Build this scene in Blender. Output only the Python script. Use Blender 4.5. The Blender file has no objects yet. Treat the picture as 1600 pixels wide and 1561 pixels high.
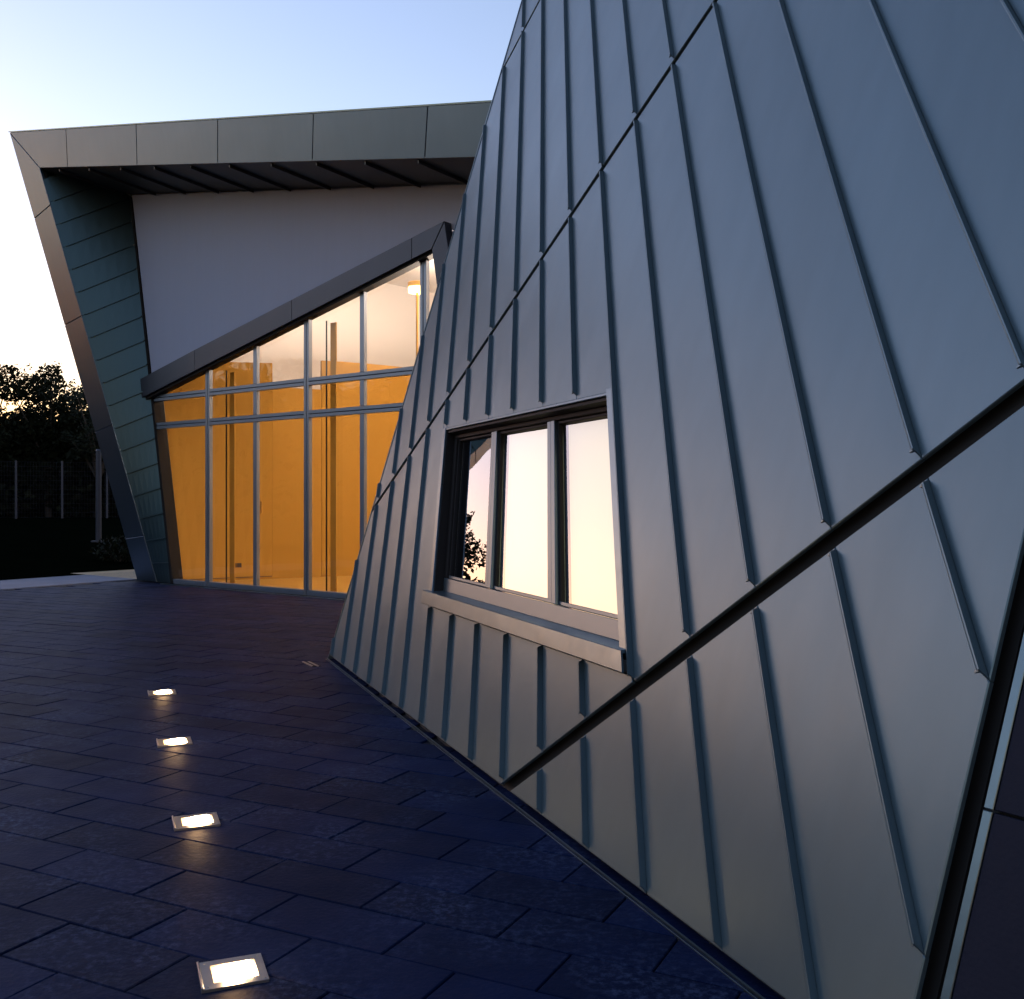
import bpy, math, random
from mathutils import Vector as V

random.seed(11)
sc = bpy.context.scene
COL = sc.collection
R = math.radians

# ------------------------------------------------------------------ camera
cam_d = bpy.data.cameras.new("camera")
cam = bpy.data.objects.new("camera", cam_d)
COL.objects.link(cam)
sc.camera = cam
cam.location = (0, 0, 1.6)
cam.rotation_euler = (R(90), 0, 0)
cam_d.sensor_fit = 'HORIZONTAL'
cam_d.sensor_width = 36.0
cam_d.lens = 36.0 * 1582.0 / 1600.0
cam_d.clip_start = 0.05
cam_d.clip_end = 3000.0

# ------------------------------------------------------------------ dusk sky
SUN_AZ, SUN_EL = -52.0, 0.6          # degrees: left of the view, at the horizon
world = bpy.data.worlds.new("World")
sc.world = world
world.use_nodes = True
wn = world.node_tree
sky = wn.nodes.new('ShaderNodeTexSky')
sky.sky_type = 'NISHITA'
sky.sun_disc = False
sky.sun_elevation = R(SUN_EL)
sky.sun_rotation = R(SUN_AZ)
sky.air_density = 1.0
sky.dust_density = 0.6
sky.ozone_density = 1.8
bg = wn.nodes['Background']
bg.inputs['Strength'].default_value = 0.15
wb = wn.nodes.new('ShaderNodeVectorMath')      # the camera's white balance, leaning to magenta
wb.operation = 'MULTIPLY'
wb.inputs[1].default_value = (1.10, 0.97, 1.05)
wn.links.new(sky.outputs[0], wb.inputs[0])
wn.links.new(wb.outputs[0], bg.inputs['Color'])

sun_d = bpy.data.lights.new("sun", 'SUN')
sun_d.energy = 0.02                  # the sun has gone behind the trees
sun_d.angle = R(8)
sun_d.color = (1.0, 0.80, 0.62)
sun = bpy.data.objects.new("sun", sun_d)
COL.objects.link(sun)
_d = V((math.sin(R(SUN_AZ)) * math.cos(R(SUN_EL)), math.cos(R(SUN_AZ)) * math.cos(R(SUN_EL)), math.sin(R(SUN_EL))))
sun.rotation_euler = _d.to_track_quat('Z', 'Y').to_euler()
sun.location = (-30, 30, 20)

vs = sc.view_settings
vs.view_transform = 'Standard'
vs.look = 'None'
vs.gamma = 1.0
vs.use_curve_mapping = False
vs.exposure = 3.12
sc.cycles.use_denoising = True
sc.cycles.max_bounces = 6
sc.cycles.diffuse_bounces = 3
sc.cycles.glossy_bounces = 4
sc.cycles.transparent_max_bounces = 8
sc.cycles.use_adaptive_sampling = True
sc.cycles.adaptive_threshold = 0.02
sc.cycles.sample_clamp_indirect = 30.0


# ------------------------------------------------------------------ materials
def mat(name, base, rough=0.5, metal=0.0, spec=0.5, noise=None, bump=None, vary=0.0, island=False,
        emit=None, estr=0.0, rvar=0.0, streak=0.0):
    """noise=(scale, amount, stretch vector), bump=(scale, distance, stretch vector)."""
    m = bpy.data.materials.new(name)
    m.use_nodes = True
    nt = m.node_tree
    N, L = nt.nodes, nt.links
    p = N['Principled BSDF']
    p.inputs['Roughness'].default_value = rough
    p.inputs['Metallic'].default_value = metal
    p.inputs['Specular IOR Level'].default_value = spec
    p.inputs['Base Color'].default_value = (*base, 1)
    val = None

    def mul(a, b):
        n = N.new('ShaderNodeMath'); n.operation = 'MULTIPLY'
        L.new(a, n.inputs[0])
        if isinstance(b, float): n.inputs[1].default_value = b
        else: L.new(b, n.inputs[1])
        return n.outputs[0]

    def remap(a, lo, hi):
        n = N.new('ShaderNodeMapRange')
        L.new(a, n.inputs['Value'])
        n.inputs['From Min'].default_value = 0.0; n.inputs['From Max'].default_value = 1.0
        n.inputs['To Min'].default_value = lo; n.inputs['To Max'].default_value = hi
        return n.outputs[0]

    geo = N.new('ShaderNodeNewGeometry')

    def noise_tex(scale, stretch, detail=5.0):
        mp = N.new('ShaderNodeMapping'); mp.inputs['Scale'].default_value = stretch
        L.new(geo.outputs['Position'], mp.inputs['Vector'])
        t = N.new('ShaderNodeTexNoise'); t.inputs['Scale'].default_value = scale
        t.inputs['Detail'].default_value = detail
        L.new(mp.outputs[0], t.inputs['Vector'])
        return t.outputs[0]

    if noise:
        val = remap(noise_tex(noise[0], noise[2] if len(noise) > 2 else (1, 1, 1)), 1 - noise[1], 1 + noise[1])
    if streak:                                          # faint rain runs down the sheet
        st = remap(noise_tex(11.0, (1, 1, 0.05), 4.0), 1 - streak, 1 + streak)
        val = st if val is None else mul(val, st)
    if vary:
        if island:
            r = geo.outputs['Random Per Island']
        else:
            oi = N.new('ShaderNodeObjectInfo'); r = oi.outputs['Random']
        r = remap(r, 1 - vary, 1 + vary)
        val = r if val is None else mul(val, r)
    if val is not None:
        vm = N.new('ShaderNodeVectorMath'); vm.operation = 'SCALE'
        vm.inputs[0].default_value = base
        L.new(val, vm.inputs['Scale'])
        L.new(vm.outputs[0], p.inputs['Base Color'])
    if rvar and noise:
        L.new(remap(noise_tex(noise[0] * 1.7, noise[2] if len(noise) > 2 else (1, 1, 1)), rough - rvar, rough + rvar),
              p.inputs['Roughness'])
    if bump:
        b = N.new('ShaderNodeBump')
        b.inputs['Strength'].default_value = 1.0
        b.inputs['Distance'].default_value = bump[1]
        L.new(noise_tex(bump[0], bump[2] if len(bump) > 2 else (1, 1, 1), bump[3] if len(bump) > 3 else 2.0), b.inputs['Height'])
        L.new(b.outputs[0], p.inputs['Normal'])
    if emit:
        p.inputs['Emission Color'].default_value = (*emit, 1)
        p.inputs['Emission Strength'].default_value = estr
    return m


def glass_mat(name, gain, tint=(1, 1, 1), wave=0.0):
    """Coated insulating glass: part mirror, part see-through, by the Fresnel law."""
    m = bpy.data.materials.new(name)
    m.use_nodes = True
    nt = m.node_tree
    N, L = nt.nodes, nt.links
    N.remove(N['Principled BSDF'])
    out = N['Material Output']
    fr = N.new('ShaderNodeFresnel'); fr.inputs['IOR'].default_value = 1.5
    g = N.new('ShaderNodeMath'); g.operation = 'MULTIPLY'; g.use_clamp = True
    g.inputs[1].default_value = gain
    L.new(fr.outputs[0], g.inputs[0])
    tr = N.new('ShaderNodeBsdfTransparent'); tr.inputs['Color'].default_value = (*tint, 1)
    gl = N.new('ShaderNodeBsdfGlossy'); gl.inputs['Roughness'].default_value = 0.0
    gl.inputs['Color'].default_value = (1, 1, 1, 1)
    if wave:
        t = N.new('ShaderNodeTexNoise'); t.inputs['Scale'].default_value = 1.3
        t.inputs['Detail'].default_value = 1.0
        geo = N.new('ShaderNodeNewGeometry'); L.new(geo.outputs['Position'], t.inputs['Vector'])
        b = N.new('ShaderNodeBump'); b.inputs['Strength'].default_value = 1.0
        b.inputs['Distance'].default_value = wave
        L.new(t.outputs[0], b.inputs['Height']); L.new(b.outputs[0], gl.inputs['Normal'])
    mx = N.new('ShaderNodeMixShader')
    L.new(g.outputs[0], mx.inputs[0]); L.new(tr.outputs[0], mx.inputs[1]); L.new(gl.outputs[0], mx.inputs[2])
    L.new(mx.outputs[0], out.inputs['Surface'])
    return m


M = {}
M['zinc'] = mat('zinc', (0.124, 0.178, 0.200), 0.36, 0.66, 0.4, noise=(1.1, 0.08, (1, 1, 0.35)), vary=0.06, rvar=0.05,
                bump=(2.0, 0.010, (1, 1, 0.5), 1.0), streak=0.07)
M['zinc_trim'] = mat('zinc_trim', (0.160, 0.215, 0.238), 0.30, 0.9, noise=(7, 0.10, (1, 1, 1)), rvar=0.06,
                     bump=(5, 0.002))
M['zinc_far'] = mat('zinc_far', (0.100, 0.142, 0.192), 0.38, 0.88, streak=0.05, noise=(1.2, 0.07), vary=0.05, bump=(0.9, 0.006))
M['zinc_reveal_shade'] = mat('zinc_reveal_shade', (0.052, 0.088, 0.100), 0.42, 0.85, noise=(1.5, 0.06), vary=0.05, bump=(1.2, 0.004))  # same zinc as the portal, darkened to paint in the reveal's shade
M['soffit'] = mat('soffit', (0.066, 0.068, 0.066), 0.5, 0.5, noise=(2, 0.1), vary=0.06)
M['black'] = mat('black', (0.012, 0.011, 0.010), 0.7, 0.0, noise=(6, 0.3))
M['lintel'] = mat('lintel', (0.066, 0.072, 0.090), 0.42, 0.85, noise=(1.5, 0.06), vary=0.06, bump=(1.1, 0.006))
M['plaster'] = mat('plaster', (0.355, 0.385, 0.49), 0.9, 0.0, streak=0.03, noise=(0.7, 0.05), bump=(60, 0.002))
M['alu'] = mat('aluminium', (0.24, 0.27, 0.32), 0.38, 0.75, noise=(5, 0.05))
M['alu_warm'] = mat('window_aluminium', (0.165, 0.205, 0.218), 0.36, 0.85, noise=(5, 0.06))
M['near_black'] = mat('near_black', (0.016, 0.014, 0.013), 0.6, 0.0, 0.12, noise=(5, 0.1))
M['glass'] = glass_mat('facade_glass', 0.75, (0.97, 0.96, 0.94), 0.003)
M['window_glass'] = glass_mat('window_glass', 2.2, (0.85, 0.86, 0.85), 0.0012)
M['yellow'] = mat('yellow_paint', (0.45, 0.225, 0.020), 0.75, noise=(0.8, 0.03))
M['white_in'] = mat('white_paint', (0.80, 0.74, 0.68), 0.85, noise=(0.8, 0.02))
M['floor_in'] = mat('floor_in', (0.45, 0.25, 0.05), 0.30, noise=(3, 0.06))
M['socket'] = mat('socket', (0.05, 0.03, 0.02), 0.5, noise=(20, 0.1))
M['blind'] = mat('blind', (0.80, 0.72, 0.58), 0.9, noise=(90, 0.03, (1, 1, 0.02)), emit=(1.0, 0.84, 0.50), estr=0.06)  # weak emission stands in for room light behind the cloth
M['brass'] = mat('brass', (0.55, 0.30, 0.06), 0.4, 0.7, noise=(6, 0.05))
M['lamp_glow'] = mat('lamp_glow', (0.9, 0.8, 0.5), 0.6, emit=(1.0, 0.66, 0.17), estr=0.62, noise=(8, 0.02))
M['ceiling_glow'] = mat('ceiling_glow', (0.9, 0.85, 0.7), 0.6, emit=(1.0, 0.80, 0.5), estr=1.0, noise=(8, 0.02))
M['floor_glow'] = mat('floor_glow', (0.9, 0.85, 0.7), 0.5, emit=(1.0, 0.72, 0.40), estr=5.0, noise=(8, 0.02))
M['reflector'] = mat('reflector', (0.75, 0.66, 0.52), 0.35, 0.3, emit=(1.0, 0.48, 0.14), estr=0.40, noise=(9, 0.04))  # orange emission paints in the halo round the lens
M['steel'] = mat('brushed_steel', (0.34, 0.33, 0.33), 0.33, 0.95, noise=(40, 0.08), rvar=0.05)
M['tile'] = mat('basalt_tile', (0.0040, 0.0098, 0.040), 0.58, 0.0, 0.06, noise=(3.2, 0.42), vary=0.28, rvar=0.10,
                bump=(45, 0.0025, (1, 1, 1), 5.0))
M['tile_far'] = mat('basalt_tile_far', (0.0040, 0.0098, 0.040), 0.58, 0.0, 0.06, noise=(3.2, 0.42), vary=0.28,
                    island=True, rvar=0.10, bump=(45, 0.0025, (1, 1, 1), 5.0))
M['joint'] = mat('joint_sand', (0.008, 0.008, 0.012), 0.95, noise=(30, 0.3))
M['concrete'] = mat('concrete_path', (0.20, 0.205, 0.26), 0.85, noise=(1.8, 0.14), bump=(30, 0.003))
M['dark_panel'] = mat('dark_panel', (0.010, 0.012, 0.026), 0.6, 0.0, 0.2, noise=(9, 0.10), vary=0.05, bump=(70, 0.0008))
M['grass'] = mat('grass', (0.0025, 0.0035, 0.002), 1.0, 0.0, 0.0, noise=(1.2, 0.4), bump=(12, 0.06))
M['leaf'] = mat('leaf', (0.012, 0.015, 0.006), 0.7, 0.0, 0.15, noise=(0.8, 0.3), vary=0.3, island=True)
M['bark'] = mat('bark', (0.05, 0.036, 0.025), 0.9, noise=(6, 0.3), bump=(14, 0.02))
M['post'] = mat('galvanised', (0.06, 0.065, 0.085), 0.5, 0.4, noise=(5, 0.08))


def add_scuffs(m):
    """pale mineral scuffs and drag marks on the basalt paving (their own irregular shape)."""
    nt = m.node_tree
    N, L = nt.nodes, nt.links
    p = N['Principled BSDF']
    src = p.inputs['Base Color'].links[0].from_socket
    geo = next(n for n in N if n.type == 'NEW_GEOMETRY')
    a = N.new('ShaderNodeTexNoise'); a.inputs['Scale'].default_value = 1.7; a.inputs['Detail'].default_value = 3
    b = N.new('ShaderNodeTexNoise'); b.inputs['Scale'].default_value = 26; b.inputs['Detail'].default_value = 6
    b.inputs['Roughness'].default_value = 0.75
    L.new(geo.outputs['Position'], a.inputs['Vector']); L.new(geo.outputs['Position'], b.inputs['Vector'])
    r1 = N.new('ShaderNodeMapRange'); r1.inputs['From Min'].default_value = 0.42; r1.inputs['From Max'].default_value = 0.72
    r2 = N.new('ShaderNodeMapRange'); r2.inputs['From Min'].default_value = 0.47; r2.inputs['From Max'].default_value = 0.75
    L.new(a.outputs[0], r1.inputs['Value']); L.new(b.outputs[0], r2.inputs['Value'])
    mm = N.new('ShaderNodeMath'); mm.operation = 'MULTIPLY'
    L.new(r1.outputs[0], mm.inputs[0]); L.new(r2.outputs[0], mm.inputs[1])
    mx = N.new('ShaderNodeMix'); mx.data_type = 'RGBA'
    L.new(mm.outputs[0], mx.inputs['Factor'])
    L.new(src, mx.inputs['A'])
    mx.inputs['B'].default_value = (0.070, 0.095, 0.18, 1)
    L.new(mx.outputs['Result'], p.inputs['Base Color'])


add_scuffs(M['tile'])
add_scuffs(M['tile_far'])


# ------------------------------------------------------------------ mesh helpers
class MB:
    def __init__(self):
        self.v, self.f = [], []

    def add(self, verts, faces):
        o = len(self.v)
        self.v += [V(p) for p in verts]
        self.f += [tuple(i + o for i in f) for f in faces]
        return self

    def quad(self, a, b, c, d):
        return self.add([a, b, c, d], [(0, 1, 2, 3)])

    def hexa(self, p):
        """8 points: bottom ring 0-3, top ring 4-7."""
        return self.add(p, [(3, 2, 1, 0), (4, 5, 6, 7), (0, 1, 5, 4), (1, 2, 6, 5), (2, 3, 7, 6), (3, 0, 4, 7)])

    def box(self, o, a, b, c):
        o, a, b, c = V(o), V(a), V(b), V(c)
        return self.hexa([o, o + a, o + a + b, o + b, o + c, o + a + c, o + a + b + c, o + b + c])

    def prism(self, ring0, ring1, cap0=True, cap1=True):
        n = len(ring0)
        fs = [(i, (i + 1) % n, n + (i + 1) % n, n + i) for i in range(n)]
        if cap0: fs.append(tuple(range(n - 1, -1, -1)))
        if cap1: fs.append(tuple(range(n, 2 * n)))
        return self.add(list(ring0) + list(ring1), fs)

    def rings(self, rs, cap=True):
        n = len(rs[0]); vv = []; fs = []
        for r in rs: vv += list(r)
        for k in range(len(rs) - 1):
            fs += [(k * n + i, k * n + (i + 1) % n, (k + 1) * n + (i + 1) % n, (k + 1) * n + i) for i in range(n)]
        if cap:
            fs.append(tuple(range(n - 1, -1, -1)))
            fs.append(tuple(range((len(rs) - 1) * n, len(rs) * n)))
        return self.add(vv, fs)

    def tube(self, a, b, r0, r1=None, n=8):
        a, b = V(a), V(b)
        r1 = r0 if r1 is None else r1
        d = (b - a).normalized()
        x = d.orthogonal().normalized(); y = d.cross(x)
        ring = lambda c, r: [c + x * (r * math.cos(2 * math.pi * i / n)) + y * (r * math.sin(2 * math.pi * i / n)) for i in range(n)]
        return self.prism(ring(a, r0), ring(b, r1))

    def build(self, name, m, parent=None, smooth=False, face=None):
        off = parent_origin(parent)
        me = bpy.data.meshes.new(name)
        me.from_pydata([tuple(p - off) for p in self.v], [], self.f)
        me.update()
        import bmesh
        bm = bmesh.new(); bm.from_mesh(me)
        bmesh.ops.recalc_face_normals(bm, faces=bm.faces)
        if face is not None:
            for f_ in bm.faces:
                if f_.normal.dot(face) < 0: f_.normal_flip()
        bm.to_mesh(me); bm.free()
        if smooth:
            for p in me.polygons: p.use_smooth = True
        me.materials.append(m)
        o = bpy.data.objects.new(name, me)
        COL.objects.link(o)
        if parent: o.parent = parent
        return o


def parent_origin(p):
    off = V((0, 0, 0))
    while p is not None:
        off += V(p.location); p = p.parent
    return off


def thing(name, label, cat, loc, group=None):
    o = bpy.data.objects.new(name, None)
    COL.objects.link(o)
    o.location = loc
    o.empty_display_size = 0.2
    return tag(o, label, cat, group)


def tag(o, label, cat, group=None):
    o['label'] = label; o['category'] = cat
    if group: o['group'] = group
    return o


def structure(o, kind='structure', label=None):
    o['kind'] = kind
    if label: o['label'] = label
    return o


# 2-D convex polygon tools
def clip(poly, a, b, c):
    """keep a*x + b*y <= c"""
    out = []
    n = len(poly)
    for i in range(n):
        p, q = poly[i], poly[(i + 1) % n]
        dp, dq = a * p[0] + b * p[1] - c, a * q[0] + b * q[1] - c
        if dp <= 0: out.append(p)
        if (dp < 0 < dq) or (dq < 0 < dp):
            t = dp / (dp - dq)
            out.append((p[0] + (q[0] - p[0]) * t, p[1] + (q[1] - p[1]) * t))
    res = []
    for p in out:
        if not res or (abs(p[0] - res[-1][0]) + abs(p[1] - res[-1][1])) > 1e-5: res.append(p)
    if len(res) > 1 and (abs(res[0][0] - res[-1][0]) + abs(res[0][1] - res[-1][1])) < 1e-5: res.pop()
    return res if len(res) >= 3 else []


def area(poly):
    return 0.5 * sum(poly[i][0] * poly[(i + 1) % len(poly)][1] - poly[(i + 1) % len(poly)][0] * poly[i][1] for i in range(len(poly)))


def inset(poly, d):
    if area(poly) < 0: poly = poly[::-1]
    n = len(poly); lines = []
    for i in range(n):
        p, q = poly[i], poly[(i + 1) % n]
        ex, ey = q[0] - p[0], q[1] - p[1]
        l = math.hypot(ex, ey)
        lines.append((ey / l, -ex / l, (ey * p[0] - ex * p[1]) / l - d))
    out = poly
    for a, b, c in lines:
        out = clip(out, a, b, c)
        if not out: return []
    return out


def side_of(p, q, keep):
    """half-plane through p,q containing the point keep -> (a,b,c)"""
    a, b = q[1] - p[1], -(q[0] - p[0])
    c = a * p[0] + b * p[1]
    if a * keep[0] + b * keep[1] > c: a, b, c = -a, -b, -c
    l = math.hypot(a, b)
    return a / l, b / l, c / l


def slab(mb, poly, h0, h1, P, cham=0.003):
    """convex plate in the frame P(x, y, h) with a chamfered outer edge."""
    if area(poly) < 0: poly = poly[::-1]
    ins = inset(poly, cham) if cham else []
    if len(ins) == len(poly):
        # line the inset ring up with the outer ring
        k = min(range(len(ins)), key=lambda j: sum((ins[(i + j) % len(ins)][0] - poly[i][0]) ** 2 + (ins[(i + j) % len(ins)][1] - poly[i][1]) ** 2 for i in range(len(poly))))
        ins = ins[k:] + ins[:k]
        mb.rings([[P(x, y, h0) for x, y in poly], [P(x, y, h1 - cham) for x, y in poly], [P(x, y, h1) for x, y in ins]])
    else:
        mb.prism([P(x, y, h0) for x, y in poly], [P(x, y, h1) for x, y in poly])
    return mb


# ================================================================== THE SETTING
# paved court: running bond of 60 x 30 cm basalt slabs
ROW = V((0.896, -0.444, 0)).normalized()
CRS = V((0.444, 0.896, 0)).normalized()
G0 = V((-6.4487, 19.2487, 0.0))                       # left foot of the glass front
FE = V((0.78677, -0.61724, 0.0)).normalized()         # along the glass front, to the right
FM = V((0.61724, 0.78677, 0.0)).normalized()          # into the hall
O1 = V((-0.09945, 5.61865, 0.0))                      # foot of the wide joint of the metal wall
WB = V((-0.35801, 0.93372, 0.0)).normalized()         # along the foot of the metal wall, away
WN = V((-0.89239, -0.34216, 0.29422)).normalized()    # its outward normal (it leans back)
WV = V((0.020776, 0.620152, 0.784206)).normalized()   # along the standing seams
WU = WN.cross(WV)
if WU.x < 0: WU = -WU

PATH_N = (0.832, -0.555)


def path_s(x, y):
    return -(PATH_N[0] * x + PATH_N[1] * y)           # 17.46 = near edge of the path, 19.37 = far edge


def ground_z(x, y):
    s = path_s(x, y) - 19.45
    if s <= 0: return -0.06
    return -0.06 + min(0.82, 0.052 * s) + 3.0 * min(1.0, max(0.0, (s - 29.0) / 16.0))   # bank, then an added rise that hides the horizon glow


gm = MB()
xs = sorted(set([-900, -500, -250, -140, -90] + list(range(-70, 41, 4)) + [60, 100, 180, 320, 600, 900]))
ys = sorted(set([-400, -200, -100, -50, -30] + list(range(-20, 81, 4)) + [100, 140, 200, 320, 600, 1400]))
gv = [(x, y, ground_z(x, y)) for y in ys for x in xs]
nx = len(xs)
gm.add(gv, [(j * nx + i, j * nx + i + 1, (j + 1) * nx + i + 1, (j + 1) * nx + i) for j in range(len(ys) - 1) for i in range(nx - 1)])
structure(gm.build('ground', M['grass'], smooth=True))

# concrete path that runs past the end of the hall
pd = V((0.555, 0.832, 0)); pn = V((0.832, -0.555, 0))
pm = MB()
slabs = []
for k in range(-4, 12):
    a = pn * (-19.37) + pd * (k * 2.5 + 0.006)
    pm2 = MB().box(a + V((0, 0, -0.05)), pd * 2.488, pn * 1.90, V((0, 0, 0.062)))
    slabs.append(pm2)
base = MB().box(pn * (-19.40) + pd * (-12) + V((0, 0, -0.055)), pd * 44, pn * 1.95, V((0, 0, 0.045)))
path = structure(base.build('path', M['joint']))
for s in slabs: s.build('path_slab', M['concrete'], path)

# bed under the slabs
bed = MB()
c0 = [pn * (-17.46) + pd * t for t in (-12, 40)]
bed.quad(c0[0] + V((0, 0, -0.014)), V((16, -14, -0.014)), V((20, 26, -0.014)), c0[1] + V((0, 0, -0.014)))
pave = structure(bed.build('pavement', M['joint']))


def fac_m(p):
    return (p - G0).dot(FM)


def wall_dist(p):
    n = V((WN.x, WN.y, 0)).normalized()
    return (p - O1).dot(n)                              # >0 in front of the metal wall


tile_me = None
tiles = []
for r in range(-14, 62):
    c = 3.29 + 0.3 * r
    off = -2.296 + (0.3 if r % 2 else 0.0)
    for k in range(-34, 26):
        p = ROW * (off + 0.6 * k + 0.3) + CRS * (c + 0.15)
        if path_s(p.x, p.y) > 17.30: continue
        if fac_m(p) > -0.10: continue
        if p.y < 0.3 or p.x > 1.6: continue
        if wall_dist(p) < -0.20 and p.y < 10.6: continue
        if p.y >= 10.3 and p.x > 5: continue
        if p.x < -0.80 * p.y - 3.0: continue
        tiles.append((p, r, k))


def tile_verts(p, rng, L=0.592, W=0.292):
    dz = rng.uniform(-0.0016, 0.0016)
    tx, ty = rng.uniform(-0.004, 0.004), rng.uniform(-0.006, 0.006)
    pts = []
    for (fl, z) in ((0.5, -0.03), (0.5, -0.004), (0.492, 0.0)):
        w_in = 0.0 if fl == 0.5 else 0.0035
        for sx, sy in ((-1, -1), (1, -1), (1, 1), (-1, 1)):
            a = sx * (L / 2 - w_in); b = sy * (W / 2 - w_in)
            pts.append(p + ROW * a + CRS * b + V((0, 0, z + dz + a * tx + b * ty)))
    return pts


TF = [(0, 1, 5, 4), (1, 2, 6, 5), (2, 3, 7, 6), (3, 0, 4, 7), (4, 5, 9, 8), (5, 6, 10, 9), (6, 7, 11, 10), (7, 4, 8, 11), (8, 9, 10, 11)]
rng = random.Random(5)


def in_view(p):
    if p.y < 2.9: return False
    x = p.x / p.y * 1582 + 800
    return -60 < x < 1500


near = sorted([t for t in tiles if in_view(t[0])], key=lambda t: t[0].y)[:300]
near_set = {(t[1], t[2]) for t in near}
shapes = []
for i in range(12):
    pts = tile_verts(V((0, 0, 0)), rng)
    me = bpy.data.meshes.new('tile')
    me.from_pydata([tuple(q) for q in pts], [], TF); me.update()
    me.materials.append(M['tile'])
    shapes.append(me)
for p, r, k in near:
    o = bpy.data.objects.new('tile', rng.choice(shapes))
    COL.objects.link(o)
    o.location = p
    o.parent = pave
far = MB()
for p, r, k in tiles:
    if (r, k) in near_set: continue
    far.add(tile_verts(p, rng), TF)
structure(far.build('far_tiles', M['tile_far'], pave), 'stuff')


# ================================================================== NEAR BUILDING: leaning zinc wall
def P1(u, v, h):
    return O1 + WU * u + WV * v + WN * h


def v_at(u, z):
    return (z - u * WU.z) / WV.z


def Q1(u, z, h):
    return P1(u, v_at(u, z), h)


building = thing('metal_building', 'leaning building clad in grey standing seam zinc with a lit three part window', 'building', O1)

LE0, LE1 = (-3.983, 2.771), (0.061, 9.018)            # left edge of the wall
RE0, RE1 = (3.484, -0.459), (2.705, -1.568)           # right edge
TOPZ = 9.4
INSIDE = (0.0, 3.0)
EDGE_L = side_of(LE0, LE1, INSIDE)
EDGE_R = side_of(RE0, RE1, INSIDE)


def wall_poly(zmin=0.038, grow=0.0):
    p = [(-14, -8), (14, -8), (14, 16), (-14, 16)]
    p = clip(p, -WU.z, -WV.z, -zmin)
    p = clip(p, WU.z, WV.z, TOPZ)
    for e in (EDGE_L, EDGE_R):
        p = clip(p, e[0], e[1], e[2] + grow)
    return p


J = [(-0.048, -0.006, 0.040), (4.02, -0.022, 0.029), (8.27, -0.022, 0.029)]   # v0, slope, half gap
WIN_U = (-1.275, 1.432)
WIN_Z = (0.795, 2.215)


def minus_window(poly):
    """convex pieces of poly outside the window opening, tagged"""
    out = []
    l = clip(poly, 1, 0, WIN_U[0]); r = clip(poly, -1, 0, -WIN_U[1])
    mid = clip(clip(poly, 1, 0, WIN_U[1]), -1, 0, -WIN_U[0])
    for q in (l, r):
        if q: out.append(q)
    if mid:
        a = clip(mid, -WU.z, -WV.z, -WIN_Z[1]); b = clip(mid, WU.z, WV.z, WIN_Z[0])
        for q in (a, b):
            if q: out.append(q)
    return out


WP = wall_poly()
bands = []
for j in range(len(J) + 1):
    p = WP
    if j > 0:
        v0, s, g = J[j - 1]
        p = clip(p, s, -1, -(v0 + g))                  # v >= v0 + s u + g
    if j < len(J):
        v0, s, g = J[j]
        p = clip(p, -s, 1, v0 - g)
    bands.append(p)

SEAM0, SEAMW = 1.446, 0.4417
cols = range(-24, 16)
prng = random.Random(3)
for p in bands:
    for k in cols:
        ua, ub = SEAM0 + SEAMW * k, SEAM0 + SEAMW * (k + 1)
        q = clip(clip(p, 1, 0, ub - 0.0015), -1, 0, -(ua + 0.0015))
        if not q: continue
        for piece in minus_window(q):
            if abs(area(piece)) < 0.004: continue
            w = max(x for x, y in piece) - min(x for x, y in piece)
            if w < 0.03: continue
            tilt = prng.uniform(-0.004, 0.004)
            um = (ua + ub) / 2
            PP = lambda x, y, h, tilt=tilt, um=um: P1(x, y, h + (x - um) * tilt)
            slab(MB(), piece, -0.018, 0.0, PP, 0.0035).build('panel', M['zinc'], building)


def seam(u, a, b):
    """standing seam, a..b along v: thin web, folded lip, chamfered ends with a little dog-ear"""
    if b - a < 0.12: return
    m = MB()
    hs, ch = 0.031, 0.024
    t = 0.003
    m.hexa([P1(u - t, a, -0.004), P1(u + t, a, -0.004), P1(u + t, b, -0.004), P1(u - t, b, -0.004),
            P1(u - t, a + ch, hs), P1(u + t, a + ch, hs), P1(u + t, b - ch, hs), P1(u - t, b - ch, hs)])
    m.hexa([P1(u - 0.0065, a + ch, hs - 0.006), P1(u - t, a + ch, hs - 0.006), P1(u - t, b - ch, hs - 0.006), P1(u - 0.0065, b - ch, hs - 0.006),
            P1(u - 0.0065, a + ch + .004, hs - 0.001), P1(u - t, a + ch + .004, hs + 0.0006), P1(u - t, b - ch - .004, hs + 0.0006), P1(u - 0.0065, b - ch - .004, hs - 0.001)])
    for e, s in ((a + ch, 1), (b - ch, -1)):
        m.hexa([P1(u - 0.020, e, hs - 0.012), P1(u - 0.004, e - s * 0.004, hs - 0.016), P1(u - 0.004, e + s * 0.010, hs - 0.016), P1(u - 0.018, e + s * 0.005, hs - 0.012),
                P1(u - 0.020, e, hs - 0.006), P1(u - 0.004, e - s * 0.004, hs - 0.004), P1(u - 0.004, e + s * 0.010, hs - 0.004), P1(u - 0.018, e + s * 0.005, hs - 0.006)])
    m.build('standing_seam', M['zinc'], building)


for p in bands:
    for k in cols:
        u = SEAM0 + SEAMW * k
        q = clip(clip(p, 1, 0, u + 0.002), -1, 0, -(u - 0.002))
        if not q: continue
        a, b = min(y for x, y in q), max(y for x, y in q)
        a += 0.008; b -= 0.008
        if WIN_U[0] < u < WIN_U[1]:
            wa, wb = v_at(u, WIN_Z[0]), v_at(u, WIN_Z[1])
            if a < wa: seam(u, a, min(b, wa + 0.0))
            if b > wb: seam(u, max(a, wb + 0.03), b)
        else:
            seam(u, a, b)

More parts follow.
